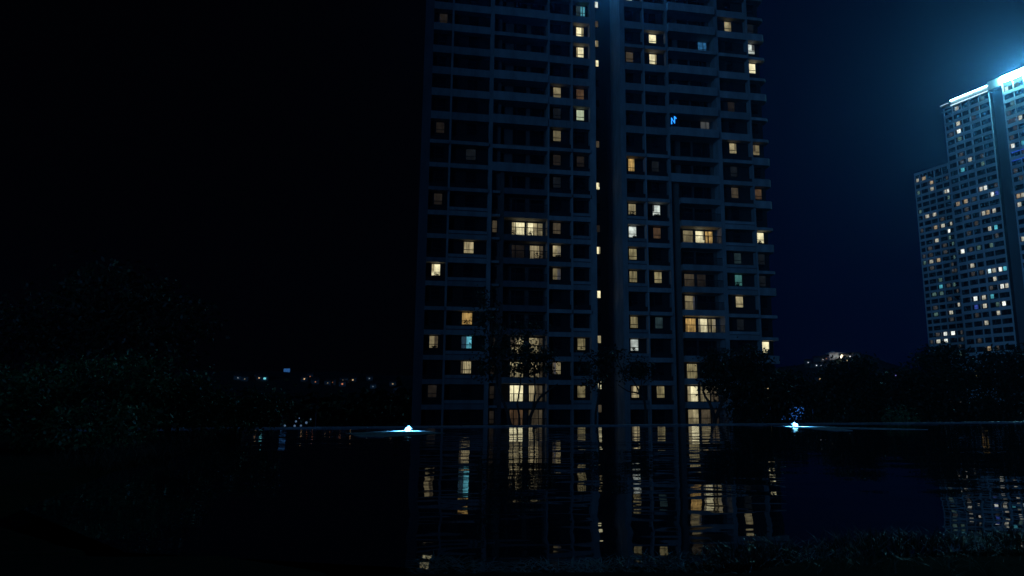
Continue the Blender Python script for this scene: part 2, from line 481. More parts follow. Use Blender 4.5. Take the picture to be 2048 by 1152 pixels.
# floor slabs and parapets
SPECIAL_L = (3, 8, 10); SPECIAL_R = (3, 8, 10, 15)
THICK10 = (1, 4, 6, 8, 9, 10, 13, 16)
mesh_cache = {}
RC = random.Random(21)
def band(name, u0, u1, dz0, dz1, d0, d1, k, m='white'):
    key = (name, u0, u1, dz0, dz1, d0, d1, m)
    if key not in mesh_cache:
        b = MB(); b.box(u0, u1, d0, d1, dz0, dz1); mesh_cache[key] = b.mesh(name, M[m])
    return put(name, mesh_cache[key], tower, (0, 0, ZW[k]))
for k in range(-3, 20):
    for b, (u0, u1) in BAYS.items():
        left = u0 < 3
        special = k in (SPECIAL_L if left else SPECIAL_R)
        if b == 'b10':
            hi = 1.85 if k in THICK10 else 1.22
            key = ('b10', hi)
            if key not in mesh_cache:
                s_ = MB(); s_.prism([(24.25, -0.08), (26.45, -0.08), (26.75, 0.25), (26.75, 1.6), (26.3, 2.2), (26.3, DEP), (24.25, DEP)], 0.82, hi)
                mesh_cache[key] = s_.mesh("corner_slab", M['white'])
            put("corner_slab", mesh_cache[key], tower, (0, 0, ZW[k]))
        elif special:
            band("cornice", u0 - 0.02, u1 + 0.02, 0.82, 1.28, -0.28, DEP - 0.004, k)
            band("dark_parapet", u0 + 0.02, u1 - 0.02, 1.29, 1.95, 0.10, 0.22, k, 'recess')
        elif k >= 11:
            band("floor_band", u0, u1, 0.82, 1.82, -0.02, DEP - 0.004, k)
        elif b in DOUBLE and k not in (9,):
            band("slab_edge", u0, u1, 0.82, 1.42, -0.02, DEP - 0.004, k)
            band("slab_groove", u0, u1, 1.422, 1.56, 0.16, 0.30, k, 'grey')
            band("sill_parapet", u0 + 0.02, u1 - 0.02, 1.562, 1.93, 0.02, 0.18, k)
        else:
            band("slab_edge", u0, u1, 0.82, 1.40, -0.02, DEP - 0.004, k)
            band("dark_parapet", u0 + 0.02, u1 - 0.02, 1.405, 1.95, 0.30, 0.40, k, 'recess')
    # balcony bays
    for (u0, u1, ul) in ((-9.85, -4.32, -11.45), (13.65, 19.2, 12.35)):
        if k >= 9:
            s_ = -0.20 if u0 < 0 else -0.45
            band("balcony_band", ul, u1, 0.78, 1.28 if k in (10, 15) else 1.95, s_ if k not in (9, 10) else 0.0, BAL - 0.004, k)
        else:
            band("balcony_slab", u0, u1, 0.95, 1.72, 0.05 if u0 < 0 else 0.0, BAL - 0.004, k, 'grey' if u0 < 0 and k >= 1 else 'white')  # upper left-wing slabs coloured darker to stand for their shade
    band("ledge", -11.44, -10.36, 1.0, 1.3, 0.15, 0.998, k)
# railings of the balconies
def railing_mesh(w_):
    r = MB()
    r.box(-w_ / 2, w_ / 2, -0.02, 0.06, 0.98, 1.06); r.box(-w_ / 2, w_ / 2, 0.01, 0.04, 0.10, 0.13)
    n = int(w_ / 0.19)
    for i in range(n + 1):
        x = -w_ / 2 + 0.02 + (w_ - 0.04) * i / n
        r.box(x - 0.02, x + 0.02, 0.013, 0.037, 0.131, 0.979)
    return r.mesh("balcony_railing", M['rail'])
rl, rr = railing_mesh(5.5), railing_mesh(5.5)
for k in range(-3, 9):
    put("balcony_railing", rl, tower, (-7.085, 0.12, ZW[k] - 1.30))
    put("balcony_railing", rr, tower, (16.42, 0.08, ZW[k] - 1.30))
# windows
def frame_mesh(w_, h_, t=0.06, d=0.08, bars=()):
    key = ('frame', w_, h_, bars)
    if key not in mesh_cache:
        f = MB()
        f.box(-w_ / 2 - t, -w_ / 2, -d, 0, -h_ / 2 - t, h_ / 2 + t); f.box(w_ / 2, w_ / 2 + t, -d, 0, -h_ / 2 - t, h_ / 2 + t)
        f.box(-w_ / 2, w_ / 2, -d, 0, h_ / 2, h_ / 2 + t); f.box(-w_ / 2, w_ / 2, -d, 0, -h_ / 2 - t, -h_ / 2)
        for kind, v in bars:
            if kind == 'h':
                f.box(-w_ / 2, w_ / 2, -d * 0.9, -0.032, v - 0.04, v + 0.04)
            else:
                f.box(v - 0.05, v + 0.05, -d * 0.9, -0.032, -h_ / 2, h_ / 2)
        mesh_cache[key] = f.mesh("window", M['frame'])
    return mesh_cache[key]
def pane_mesh(w_, h_, mat):
    key = ('pane', w_, h_, mat)
    if key not in mesh_cache:
        f = MB(); f.box(-w_ / 2 + 0.002, w_ / 2 - 0.002, -0.03, -0.012, -h_ / 2 + 0.002, h_ / 2 - 0.002)
        mesh_cache[key] = f.mesh("pane", P[mat])
    return mesh_cache[key]
def window(name, u, d, z, w_, h_, mat, bars=(('h', -0.27),), parent=None):
    o = put(name, frame_mesh(w_, h_, bars=tuple(bars)), parent or tower, (u, d, z))
    put("pane", pane_mesh(w_, h_, mat), o)
    if mat in ('bright', 'warm', 'mid', 'white', 'green', 'fold', 'cyan') and RC.random() < (1.0 if mat == 'cyan' else 0.62):
        side, cw, drop = RC.choice((-1, 1)), RC.choice((0.22, 0.3, 0.42)), RC.choice((1.0, 1.0, 0.62))
        cm = {'bright': 'warm', 'warm': 'mid', 'mid': 'dim', 'white': 'grey', 'green': 'mid', 'fold': 'dim', 'cyan': 'dimteal'}[mat]
        if mat == 'cyan':
            side, cw, drop = -1, 0.5, 1.0
        key = ('curtain', w_, h_, cm, side, cw, drop)
        if key not in mesh_cache:
            c = MB(); n = 6; x0 = -w_ / 2 + 0.003 if side < 0 else w_ / 2 - 0.003 - w_ * cw; zt, zb = h_ / 2 - 0.003, h_ / 2 - 0.003 - (h_ - 0.006) * drop
            for i in range(n):
                a, b = x0 + w_ * cw * i / n, x0 + w_ * cw * (i + 1) / n; m = (a + b) / 2
                c.face([(a, -0.034, zb), (m, -0.050, zb), (m, -0.050, zt), (a, -0.034, zt)]); c.face([(m, -0.050, zb), (b, -0.034, zb), (b, -0.034, zt), (m, -0.050, zt)])
            mesh_cache[key] = c.mesh("curtain", P[cm])
        put("curtain", mesh_cache[key], o)
    return o
LIT = {('b1', 16): 'vdim', ('b1', 11): 'vdim', ('b1', 8): 'vdim', ('b1', 5): 'bright', ('b1', 2): 'mid', ('b1', 0): 'vdim',
       ('b2', 10): 'vgrey', ('b2', 6): 'fold', ('b2', 3): 'orange', ('b2', 2): 'cyan', ('b2', 1): 'fold',
       ('b4', 13): 'warm', ('b4', 12): 'vgrey', ('b4', 11): 'mid', ('b4', 10): 'vdim', ('b4', 9): 'vgrey', ('b4', 7): 'dim', ('b4', 6): 'warm', ('b4', 5): 'mid', ('b4', 1): 'mid',
       ('b5', 17): 'cyan', ('b5', 16): 'bright', ('b5', 15): 'bright', ('b5', 13): 'dimorange', ('b5', 12): 'green', ('b5', 10): 'vdim', ('b5', 2): 'folddim', ('b5', 0): 'folddim',
       ('b6', 18): 'bright', ('b6', 15): 'dim', ('b6', 10): 'orange', ('b6', 8): 'warm', ('b6', 7): 'white', ('b6', 6): 'folddim', ('b6', 5): 'folddim', ('b6', 3): 'folddim', ('b6', 2): 'white', ('b6', 0): 'fold',
       ('b7', 16): 'bright', ('b7', 15): 'bright', ('b7', 10): 'vgrey', ('b7', 8): 'white', ('b7', 7): 'dimorange', ('b7', 5): 'folddim', ('b7', 3): 'dimteal', ('b7', 0): 'folddim',
       ('b9', 17): 'warm', ('b9', 13): 'vdim', ('b9', 11): 'warm', ('b9', 10): 'vgrey', ('b9', 9): 'dim', ('b9', 6): 'dimteal', ('b9', 5): 'teal', ('b9', 4): 'warm', ('b9', 3): 'vgrey',
       ('b10', 16): 'white', ('b10', 15): 'bright', ('b10', 11): 'mid', ('b10', 9): 'dimorange', ('b10', 7): 'bright', ('b10', 2): 'bright', ('b10', 0): 'warm', ('b10', 5): 'vgrey', ('b10', 6): 'vgrey', ('b10', 17): 'vgrey'}
for b, (u0, u1) in BAYS.items():
    for k in range(-3, 20):
        m = LIT.get((b, k), 'off')
        w_, h_, du, dz = 1.0, 1.42, 0.0, 0.0
        if b == 'b2':
            w_ = 1.2
        if b == 'b6' and k == 10:
            w_, h_, dz = 0.85, 1.75, -0.05
        if b == 'b5' and k == 17:
            w_, du = 1.22, 0.1
        if b == 'b10':
            w_ = 0.95
        bars = [('h', round(-h_ * 0.2, 2))]
        if (b, k) == ('b5', 17):
            bars.append(('v', 0.27))
        window("window", WIN_U[b] + du, DEP, ZW[k] + dz, w_, h_, m, bars)
DOORS_L = {7: ('bright', 'white'), 6: ('vdim', 'fold'), 2: ('fold', 'warm'), 1: ('warm', 'fold'), 0: ('bright', 'fold'), -1: ('dimorange', 'dim')}
DOORS_R = {16: ('off', 'blue'), 12: ('off', 'grey'), 7: ('mid', 'orange'), 5: ('dim', 'vdim'), 4: ('mid', 'off'), 3: ('orange', 'bright'), 1: ('folddim', 'off'), 0: ('bright', 'warm'), -1: ('warm', 'dim')}
for k in range(-3, 20):
    a, c = DOORS_L.get(k, ('off', 'off'))
    zc = ZW[k] - 0.22
    window("balcony_door", -7.85, BAL, zc, 1.62, 1.95, a, [('v', -0.33)])
    if k == 7:
        window("balcony_door", -6.05, BAL, zc, 1.35, 1.95, 'bright', [('v', -0.6)])
        window("balcony_door", -4.97, BAL, zc, 0.55, 1.95, 'warm', [('h', 0.1)])
    else:
        window("balcony_door", -5.75, BAL, zc, 1.3, 1.95, c, [('v', -0.6)])
        window("balcony_door", -4.82, BAL, zc, 0.4, 1.95, 'dim' if c != 'off' else 'off', [('h', -0.1)])
    a, c = DOORS_R.get(k, ('off', 'off'))
    window("balcony_door", 15.15, BAL, zc, 1.45, 1.95, a, [('v', 0.70)])
    if k == 7:
        window("balcony_door", 16.85, BAL, zc, 1.3, 1.95, 'bright', [('v', 0.62)])
        window("balcony_door", 18.1, BAL, zc, 1.0, 1.95, 'orange', [('v', -0.1)])
    elif k in (12, 16):
        window("balcony_door", 16.7, BAL, zc, 1.2, 1.95, 'off', [('v', 0.55)])
        window("window", 18.1, BAL, zc + 0.25, 1.25, 1.45, c, [('h', -0.3), ('v', 0.15)])
    else:
        window("balcony_door", 16.85, BAL, zc, 1.3, 1.95, c, [('v', 0.62)])
        window("balcony_door", 18.1, BAL, zc, 1.0, 1.95, {3: 'warm', 0: 'dim', -1: 'vdim'}.get(k, 'off'), [('v', -0.1)])
    if k < 9:
        window("window", -10.95, 1.0, ZW[k] - 0.1, 0.55, 1.5, {7: 'dim', 2: 'vdim', 1: 'vdim', 0: 'vdim', -1: 'vdim'}.get(k, 'off'))
STAIR = {0: 'bright', 1: 'dim', 2: 'bright', 4: 'warm', 6: 'bright', 8: 'bright', 9: 'vdim', 11: 'bright', 13: 'dim', 17: 'bright', 18: 'warm', 19: 'dim', 20: 'white'}
for k in range(0, 21):
    window("stair_window", 3.42, 4.99, -2.75 + 3.02 * k - TB, 0.62, 0.95, STAIR.get(k, 'off'), ())
# crown lights just above the picture, and the blue neon lamp on the balcony side
for u0, u1 in ((-4.0, 2.2), (5.5, 12.5)):
    s_ = MB(); s_.box(u0, u1, -0.62, -0.42, ROOF - 0.25, ROOF + 0.15); s_.build("crown_light", G['led_hid'], tower)
s_ = MB(); s_.box(2.2, 5.4, 3.6, 3.9, ROOF - 0.6, ROOF - 0.2); s_.build("crown_light", G['led_hid'], tower)
neon = thing("neon_lamp", "bright blue zigzag neon tube glowing on a balcony corner of the right wing", "neon lamp", Matrix.Translation((2.342, 86.6, 0)) @ Matrix.Rotation(rad(10.6), 4, 'Z') @ Vector((12.72, -0.30, 37.9)), rad(10.6))
s_ = MB(); s_.tube([(-0.25, -0.1, 0.1), (-0.25, -0.1, 0.95), (0.18, -0.1, 0.25), (0.18, -0.1, 1.2), (0.42, -0.1, 0.9)], [0.07] * 5, 8); s_.build("tube", G['neon'], neon)
s_ = MB(); s_.box(-0.45, 0.55, -0.02, 0.06, -0.1, 1.4); s_.build("backing_board", M['metal'], neon)

# ------------------------------------------------------------------ made-up tower left of the frame, shading the near tower's left wing
shade_tower = thing("apartment_tower", "unseen tower block added outside the frame at left to shade the left wing", "apartment building", (-86.0, 0.0, -4.0), rad(4))
b = MB(); b.box(-26, 26, -7, 7, 0, 84); b.build("wall", M['recess'], shade_tower)
b = MB(); b.box(-26.3, 26.3, 7.003, 8.2, 0, 0.9); nb = b.mesh("floor_band", M['white'])
for k in range(1, 28):
    put("floor_band", nb, shade_tower, (0, 0, 3 * k))
b = MB(); b.box(-26.6, 26.6, -7.4, 8.4, 84.0, 85.2); b.build("roof_parapet", M['white'], shade_tower)

# ------------------------------------------------------------------ far tower blocks
FYAW = rad(-63)
def far_window_mesh(kind, w_=1.35, h_=1.45):
    key = ('far', kind, w_)
    if key not in mesh_cache:
        f = MB(); t = 0.09
        f.box(-w_ / 2 - t, -w_ / 2, -0.1, 0, -h_ / 2 - t, h_ / 2 + t); f.box(w_ / 2, w_ / 2 + t, -0.1, 0, -h_ / 2 - t, h_ / 2 + t)
        f.box(-w_ / 2, w_ / 2, -0.1, 0, h_ / 2, h_ / 2 + t); f.box(-w_ / 2, w_ / 2, -0.1, 0, -h_ / 2 - t, -h_ / 2)
        f.box(-w_ / 2, w_ / 2, -0.05, -0.02, -h_ / 2, h_ / 2, 1)
        mesh_cache[key] = f.mesh("window", [M['frame'], FARP[kind]])
    return mesh_cache[key]
FARP = {'off': M['glass'], 'w': pane_mat("far_warm_room", (0.98, 0.95, 0.76), 0.95, 0.55, 3, 0.3, 0.25), 'W': pane_mat("far_bright_room", (0.95, 1.0, 0.92), 1.9, 0.45, 2, 0.2, 0.2),
        'o': pane_mat("far_orange_room", (1.0, 0.76, 0.46), 0.65, 0.5, 3, 0.3, 0.3), 'd': pane_mat("far_dim_room", (0.8, 0.75, 0.68), 0.10, 0.5, 3, 0.3, 0.3),
        't': pane_mat("far_teal_room", (0.45, 0.85, 0.72), 0.28, 0.5, 3, 0.3, 0.3), 'c': pane_mat("far_cyan_room", (0.15, 0.80, 1.0), 0.95, 0.4, 2, 0.3, 0.2),
        'C': pane_mat("far_white_room", (0.75, 0.97, 1.0), 1.4, 0.3, 2, 0.2, 0.2), 'b': pane_mat("far_blue_room", (0.10, 0.20, 1.0), 0.6, 0.4, 2, 0.3, 0.3)}
def far_block(name, label, origin, z_ground, top_win, pitch, nrow, fins, slots, lit, back=14, setback=None, led=None, roof_up=2.6, c_left=0.0):
    t = thing(name, label, "apartment building", (origin[0], origin[1], z_ground), FYAW)
    zt = lambda k: top_win - pitch * k - z_ground
    u_min, u_max = fins[0][0], fins[-1][1]
    top = top_win + roof_up - z_ground
    b = MB(); b.box((setback[1] if setback else u_min) + 0.3, u_max - 0.02, 0.48, back, 0, top - 0.9); 
    if setback:
        b.box(setback[0] + 0.3, setback[1] + 0.29, setback[2] + 0.48, back - 0.1, 0, top - 0.9)
    b.build("wall", M['far_wall'], t)
    s0 = setback[1] if setback else None
    for i, (a, c) in enumerate(fins):
        d0 = setback[2] if setback and a < s0 - 0.01 else 0.0
        f = MB(); g = (c - a) * 0.17; f.box(a + g, c - g, d0 - 0.06, d0 + 0.48 if i < len(fins) - 1 else 3.5, 0, top - 1.3); f.build("fin", M['far_white'], t)
    bm = MB()
    if setback:
        bm.box(setback[0], s0, setback[2], 1.03, 0.82, pitch - 1.02)
        bm.box(s0 + 0.001, u_max, 0, 0.479, 0.82, pitch - 1.02)
    else:
        bm.box(u_min, u_max, 0, 0.479, 0.82, pitch - 1.02)
    bme = bm.mesh("floor_band", M['far_white'])
    for k in range(1, nrow):
        put("floor_band", bme, t, (0, 0, zt(k)))
    bl = MB(); bl.box(s0 if setback else u_min, u_max, 0.005, 0.479, 0, zt(nrow - 1) - 0.8); bl.build("plinth", M['far_white'], t)
    used = {}
    for (u, k, c) in lit:
        best = min(range(len(slots)), key=lambda i: abs(slots[i][0] - u))
        used[(best, round(k))] = c
    for k in range(nrow):
        for i, (u, w_) in enumerate(slots):
            c = used.get((i, k))
            if c is None:
                c = R.choice('dddt') if R.random() < 0.12 else 'off'
            if c == 'B':
                c = 'off'
            put("window", far_window_mesh(c, w_), t, (u, 0.48 + (setback[2] if setback and u < s0 else 0), zt(k)))
    return t, zt, top
LIT_B = [(4.8, 0, 'w'), (5.2, 2, 'w'), (5.0, 3, 'W'), (5.2, 6, 'd'), (5.0, 7, 'd'), (5.2, 8, 'c'), (8.0, 7, 'w'), (11.0, 11, 'w'), (12.4, 11, 'W'), (15.2, 12, 'W'), (16.3, 12, 'b'), (1.8, 12, 'o'), (5.2, 12, 'o'), (10.8, 14, 'w'), (12.4, 14, 'o'), (15.1, 14, 'w'), (5.0, 14, 'd'), (12.7, 16, 'w'), (15.0, 16, 'c'), (5.2, 16, 'd'), (1.9, 18, 'W'), (5.2, 18, 'd'), (7.9, 18, 't'), (12.1, 18, 't'), (4.8, 20, 'w'), (10.7, 21, 'C'), (12.7, 21, 'w'), (15.2, 21, 'W'), (16.7, 21, 'c'), (5.6, 21, 'd'), (8.3, 21, 'd'), (12.7, 22, 'w'), (15.2, 23, 'W'), (16.6, 23, 'w'), (11.0, 24, 'c'), (5.2, 24, 'W'), (8.2, 24, 'w'), (5.7, 25, 'b'), (7.8, 25, 'w'), (12.8, 25, 't'), (15.2, 25, 'W'), (12.7, 26, 'w'), (8.1, 27, 'w'), (5.3, 29, 'd'), (8.1, 30, 'o')]
LIT_C = [(23.4, 0, 'C'), (23.4, 3, 'd'), (24.4, 4, 'd'), (26.5, 4, 'w'), (23.8, 7, 'W'), (26.4, 7, 'c'), (23.9, 6, 'd'), (24.4, 11, 'd'), (24.6, 13, 'w'), (23.2, 13, 'o'), (23.2, 14, 'w'), (23.2, 18, 'w'), (24.6, 21, 'w'), (23.2, 26, 'o')]
LIT_A = [(2.5, 0, 'w'), (4.1, 0, 'o'), (7.4, 1, 'o'), (7.6, 2, 'w'), (13.1, 3, 'w'), (14.3, 3, 'W'), (1.0, 5, 't'), (4.1, 6, 'w'), (7.6, 6, 'w'), (14.3, 8, 'w'), (7.3, 8, 'o'), (10.9, 8, 'w'), (13.3, 9, 'W'), (1.0, 8, 'd'), (7.7, 10, 'w'), (10.4, 11, 'd'), (10.2, 12, 'd'), (14.3, 13, 't'), (1.7, 13, 't'), (4.4, 13, 'w'), (7.2, 13, 'o'), (4.8, 14, 'd'), (13.4, 15, 'd'), (7.8, 16, 't'), (7.3, 17, 'c'), (10.6, 17, 'd'), (3.8, 18, 't'), (14.3, 20, 'w'), (3.9, 21, 't'), (10.7, 21, 'w'), (10.6, 22, 'd'), (3.9, 24, 'd'), (7.3, 24, 'W'), (10.3, 24, 'W'), (14.0, 24, 'd'), (1.0, 25, 'd'), (3.8, 25, 'w'), (7.2, 25, 'W')]
OB = (141.859, 245.0)
tB, ztB, topB = far_block("apartment_block", "far pale apartment block with white lit roof edge, left of the dark shaft", OB, -8.0, 107.9, 2.94, 39,
    [(-0.1, 0.25), (3.45, 3.85), (6.85, 7.15), (9.55, 10.25), (13.4, 13.6), (17.1, 17.4)],
    [(1.9, 1.35), (5.2, 1.35), (8.2, 1.3), (11.05, 1.1), (12.6, 1.1), (14.75, 1.1), (16.3, 1.1)], LIT_B, setback=(-0.1, 3.44, 0.55))
tC, ztC, topC = far_block("apartment_block", "far apartment block at the right picture edge under a dazzling cyan roof light", OB, -8.0, 107.9, 2.94, 39,
    [(21.9, 22.3), (25.45, 25.7), (28.9, 29.2), (32.5, 32.8), (36.3, 36.6)],
    [(23.2, 1.15), (24.6, 1.15), (26.6, 1.15), (28.0, 1.15), (30.1, 1.15), (31.6, 1.15), (33.9, 1.15), (35.2, 1.15)][:7], LIT_C, roof_up=3.6)
tA, ztA, topA = far_block("apartment_block", "lowest and leftmost of the far pale apartment blocks, without roof lights", (152.868, 290.0), -8.0, 96.5, 2.8, 37,
    [(-0.1, 0.2), (2.3, 2.7), (5.9, 6.15), (8.9, 9.35), (12.5, 12.75), (15.5, 15.8)],
    [(1.2, 1.1), (4.2, 1.7), (7.5, 1.5), (10.8, 1.6), (13.3, 0.85), (14.4, 0.85)], LIT_A, roof_up=3.3)
# dark shaft between the two tall blocks
sh = MB(); sh.box(17.42, 21.88, 2.2, 14, 0, topB + 0.3); sh.build("lift_shaft", M['far_core'], tB)
# roof crowns
r_ = MB(); r_.box(3.5, 17.4, -0.45, 14, topB - 1.25, topB - 0.75); r_.box(3.5, 17.4, -0.15, 0.2, topB - 0.75, topB + 1.1)
for u in (6.8, 12.2):
    r_.box(u - 0.25, u + 0.25, -0.25, -0.151, topB - 0.7, topB + 1.0)
r_.build("roof_parapet", M['far_white'], tB)
r_ = MB(); r_.box(3.5, 17.3, -0.5, -0.30, topB + 0.75, topB + 1.12); r_.build("light_strip", G['led_soft'], tB)
r_ = MB(); r_.box(3.5, 17.3, -0.58, -0.46, topB - 1.15, topB - 1.0); r_.build("light_strip", glow_mat("thin_roof_light_strip", (0.65, 0.92, 1.0), 2.2), tB)
r_ = MB(); r_.box(-0.4, 3.4, 0.1, 6, topB - 2.2, topB - 1.95); r_.box(-0.8, 2.6, 0.0, 5, topB + 0.3, topB + 0.65); r_.box(0.2, 0.5, 2, 2.3, topB - 1.95, topB + 0.3); r_.box(1.8, 2.1, 2, 2.3, topB - 1.95, topB + 0.3)
r_.build("roof_canopy", M['far_white'], tB)
r_ = MB(); r_.box(-0.7, 2.5, -0.15, -0.02, topB + 0.38, topB + 0.58); r_.build("canopy_light", glow_mat("canopy_light_strip", (0.62, 0.80, 1.0), 0.9), tB)
r_ = MB(); r_.box(17.42, 22.2, -0.3, 14, topB - 1.0, topB + 2.2); r_.build("shaft_crown", M['far_white'], tB)
r_ = MB(); r_.box(22.2, 36.6, -0.4, 14, topC - 1.3, topC + 0.8); r_.build("roof_parapet", M['far_white'], tC)
r_ = MB(); r_.box(22.3, 36.6, -0.75, -0.55, topC - 1.4, topC + 0.9); r_.build("light_strip", G['led'], tC)
r_ = MB(); r_.box(0, 15.6, -0.05, 0.35, ztA(0) + 2.2, ztA(0) + 3.3); r_.box(0.2, 15.6, 0.36, 12, topA - 1.0, topA - 0.7)
for u in (0.2, 4.0, 7.8, 11.6, 15.2):
    r_.box(u - 0.15, u + 0.15, 0.0, 0.3, ztA(0) + 0.8, ztA(0) + 2.2)
r_.build("roof_parapet", M['far_white'], tA)
# two balconies washed in blue light on the right block
for k in (8, 9):
    s_ = MB(); s_.box(22.5, 30, 0.15, 0.30, ztC(k) + 0.55, ztC(k) + 0.70); s_.build("blue_light_strip", glow_mat("blue_balcony_strip", (0.03, 0.10, 1.0), 0.7), tC)
# lit entrance at the foot of the blocks
r_ = MB(); r_.box(2.0, 20, -5.0, -0.2, 0, 21.0); r_.box(1.2, 21, -6.0, -0.1, 21.0, 21.6); r_.build("podium", M['far_white'], tB)
r_ = MB(); r_.box(6.0, 8.2, -5.1, -5.01, 18.0, 20.4); r_.build("podium_window", P['orange'], tB)

# ------------------------------------------------------------------ trees and shrubs
def leaves(mb, c, rx, ry, rz, n, size, clump=7, spread=0.28, rnd=None, shell=0.45, droop=0.3):
    rnd = rnd or R
    for _ in range(n // clump):
        while True:
            q = Vector((rnd.uniform(-1, 1), rnd.uniform(-1, 1), rnd.uniform(-1, 1)))
            if shell * shell * rnd.random() < q.length_squared <= 1:
                break
        base = Vector((c[0] + q.x * rx, c[1] + q.y * ry, c[2] + q.z * rz))
        for _k in range(clump):
            p = base + Vector((rnd.gauss(0, spread), rnd.gauss(0, spread), rnd.gauss(0, spread * 0.7)))
            s = size * rnd.uniform(0.6, 1.35)
            d = Vector((rnd.uniform(-1, 1), rnd.uniform(-1, 1), rnd.uniform(-0.8, 0.5) - droop)).normalized()
            a = d.cross(Vector((rnd.uniform(-1, 1), rnd.uniform(-1, 1), rnd.uniform(0.2, 1)))).normalized() * s * 0.28
            mb.face([p, p + d * s * 0.5 + a, p + d * s, p + d * s * 0.5 - a])
def tree(label, x, y, crowns, stems, leaf=0.22, mat='leaf', group=None, name="tree", seed=1, twigs=5, zb=None):
    """crowns: (dx, dy, z, rx, ry, rz, leaves); stems: [(points above the base), r0, r1]; heights are absolute"""
    rnd = random.Random(seed)
    z0 = ground_z(x, y) - 0.1 if zb is None else zb
    t = thing(name, label, "tree" if name == "tree" else "shrub", (x, y, z0), 0, group)
    tr, cr = MB(), MB()
    tips = []
    for pts, r0, r1 in stems:
        pp = [Vector((p[0], p[1], p[2] - z0)) for p in pts]
        fine = [pp[0]]
        for a, b in zip(pp, pp[1:]):
            fine.append((a + b) / 2 + Vector((rnd.gauss(0, 0.05), rnd.gauss(0, 0.05), 0)))
            fine.append(b)
        tr.tube(fine, [r0 + (r1 - r0) * i / (len(fine) - 1) for i in range(len(fine))], 7)
        tips.append((pp[-1], r1))
    for (dx, dy, z, rx, ry, rz, n) in crowns:
        c = Vector((dx, dy, z - z0))
        tip, r1 = min(tips, key=lambda q: (q[0] - c).length) if tips else (Vector((0, 0, 0)), 0.05)
        for _ in range(twigs):
            e = c + Vector((rnd.uniform(-0.85, 0.85) * rx, rnd.uniform(-0.85, 0.85) * ry, rnd.uniform(-0.5, 0.9) * rz))
            mid = tip.lerp(e, 0.5) + Vector((rnd.gauss(0, 0.15), rnd.gauss(0, 0.15), rnd.uniform(0.0, 0.3)))
            tr.tube([tip, mid, e], [r1 * 0.9, r1 * 0.55, r1 * 0.2], 5)
        leaves(cr, c, rx, ry, rz, n, leaf, rnd=rnd, spread=leaf * 1.3)
    if tr.v:
        tr.build("trunk", M['bark'], t)
    cr.build("crown", M[mat], t)
    return t
GT = "trees between the pool and the tower"
# forked tree in front of the left wing
tree("forked tree with leaning bare stems in front of the tower's left wing balconies", -3.0, 45,
     [(-0.3, 0, 4.3, 1.6, 1.4, 0.55, 520), (1.2, 0.4, 4.0, 1.4, 1.4, 0.55, 620), (-0.1, 0, 3.2, 1.8, 1.4, 0.35, 380), (1.4, 0, 3.1, 1.4, 1.2, 0.4, 300), (-1.8, 0.3, 5.6, 1.0, 1.0, 1.5, 260), (-1.9, 0, 3.4, 0.7, 0.8, 1.2, 260), (-2.0, 0.2, 7.2, 0.9, 0.9, 1.6, 320), (0.3, 0.2, 5.6, 1.6, 1.2, 0.8, 300)],
     [([(0, 0, -3), (-0.2, 0, -0.8), (-0.5, 0, 0.3), (-1.2, 0, 2.0), (-1.6, 0, 4.2)], 0.16, 0.05), ([(0.05, 0, -2.9), (0.25, 0, -0.5), (0.1, 0.1, 0.8), (0.35, 0, 2.8)], 0.10, 0.04),
      ([(0.2, 0, -2.8), (0.9, 0, -0.4), (1.1, 0, 0.4), (1.6, 0, 1.3), (2.7, 0.1, 2.1)], 0.15, 0.05), ([(1.1, 0, 0.4), (1.25, 0, 1.5), (1.2, 0, 2.8)], 0.08, 0.04)], 0.24, 'leaf_dark', GT, seed=3)
tree("slender sparse tree in front of the tower's dark central gap", 2.1, 42,
     [(0.0, 0, 3.3, 0.9, 0.8, 0.8, 420), (-0.2, 0, 2.3, 0.8, 0.8, 0.6, 260), (0.9, 0, 3.9, 0.8, 0.8, 0.5, 160)],
     [([(-0.1, 0, -3), (-0.12, 0, 0.3), (0.15, 0, 2.4), (0.1, 0, 3.3)], 0.09, 0.03)], 0.2, 'leaf_dark', GT, seed=5)
tree("small crooked tree branching to the left in front of the right wing's first windows", 4.75, 41,
     [(-0.45, 0, 3.0, 0.75, 0.7, 0.5, 360), (-1.1, 0, 2.6, 0.6, 0.6, 0.45, 180), (0.1, 0, 2.75, 0.5, 0.6, 0.45, 300), (-1.6, 0, 3.7, 0.6, 0.5, 0.3, 90)],
     [([(0.2, 0, -3), (0.08, 0, -0.2), (0.02, 0, 1.0), (-0.3, 0, 1.45), (-0.9, 0, 1.55), (-1.5, 0, 1.95)], 0.10, 0.025), ([(0.0, 0, 1.05), (-0.35, 0, 1.7), (-0.7, 0, 2.3), (-1.1, 0, 2.55)], 0.06, 0.025), ([(0.05, 0, 0.9), (-0.1, 0, 1.7), (0.0, 0, 2.5)], 0.05, 0.02)], 0.17, 'leaf_dark', GT, seed=8, twigs=6)
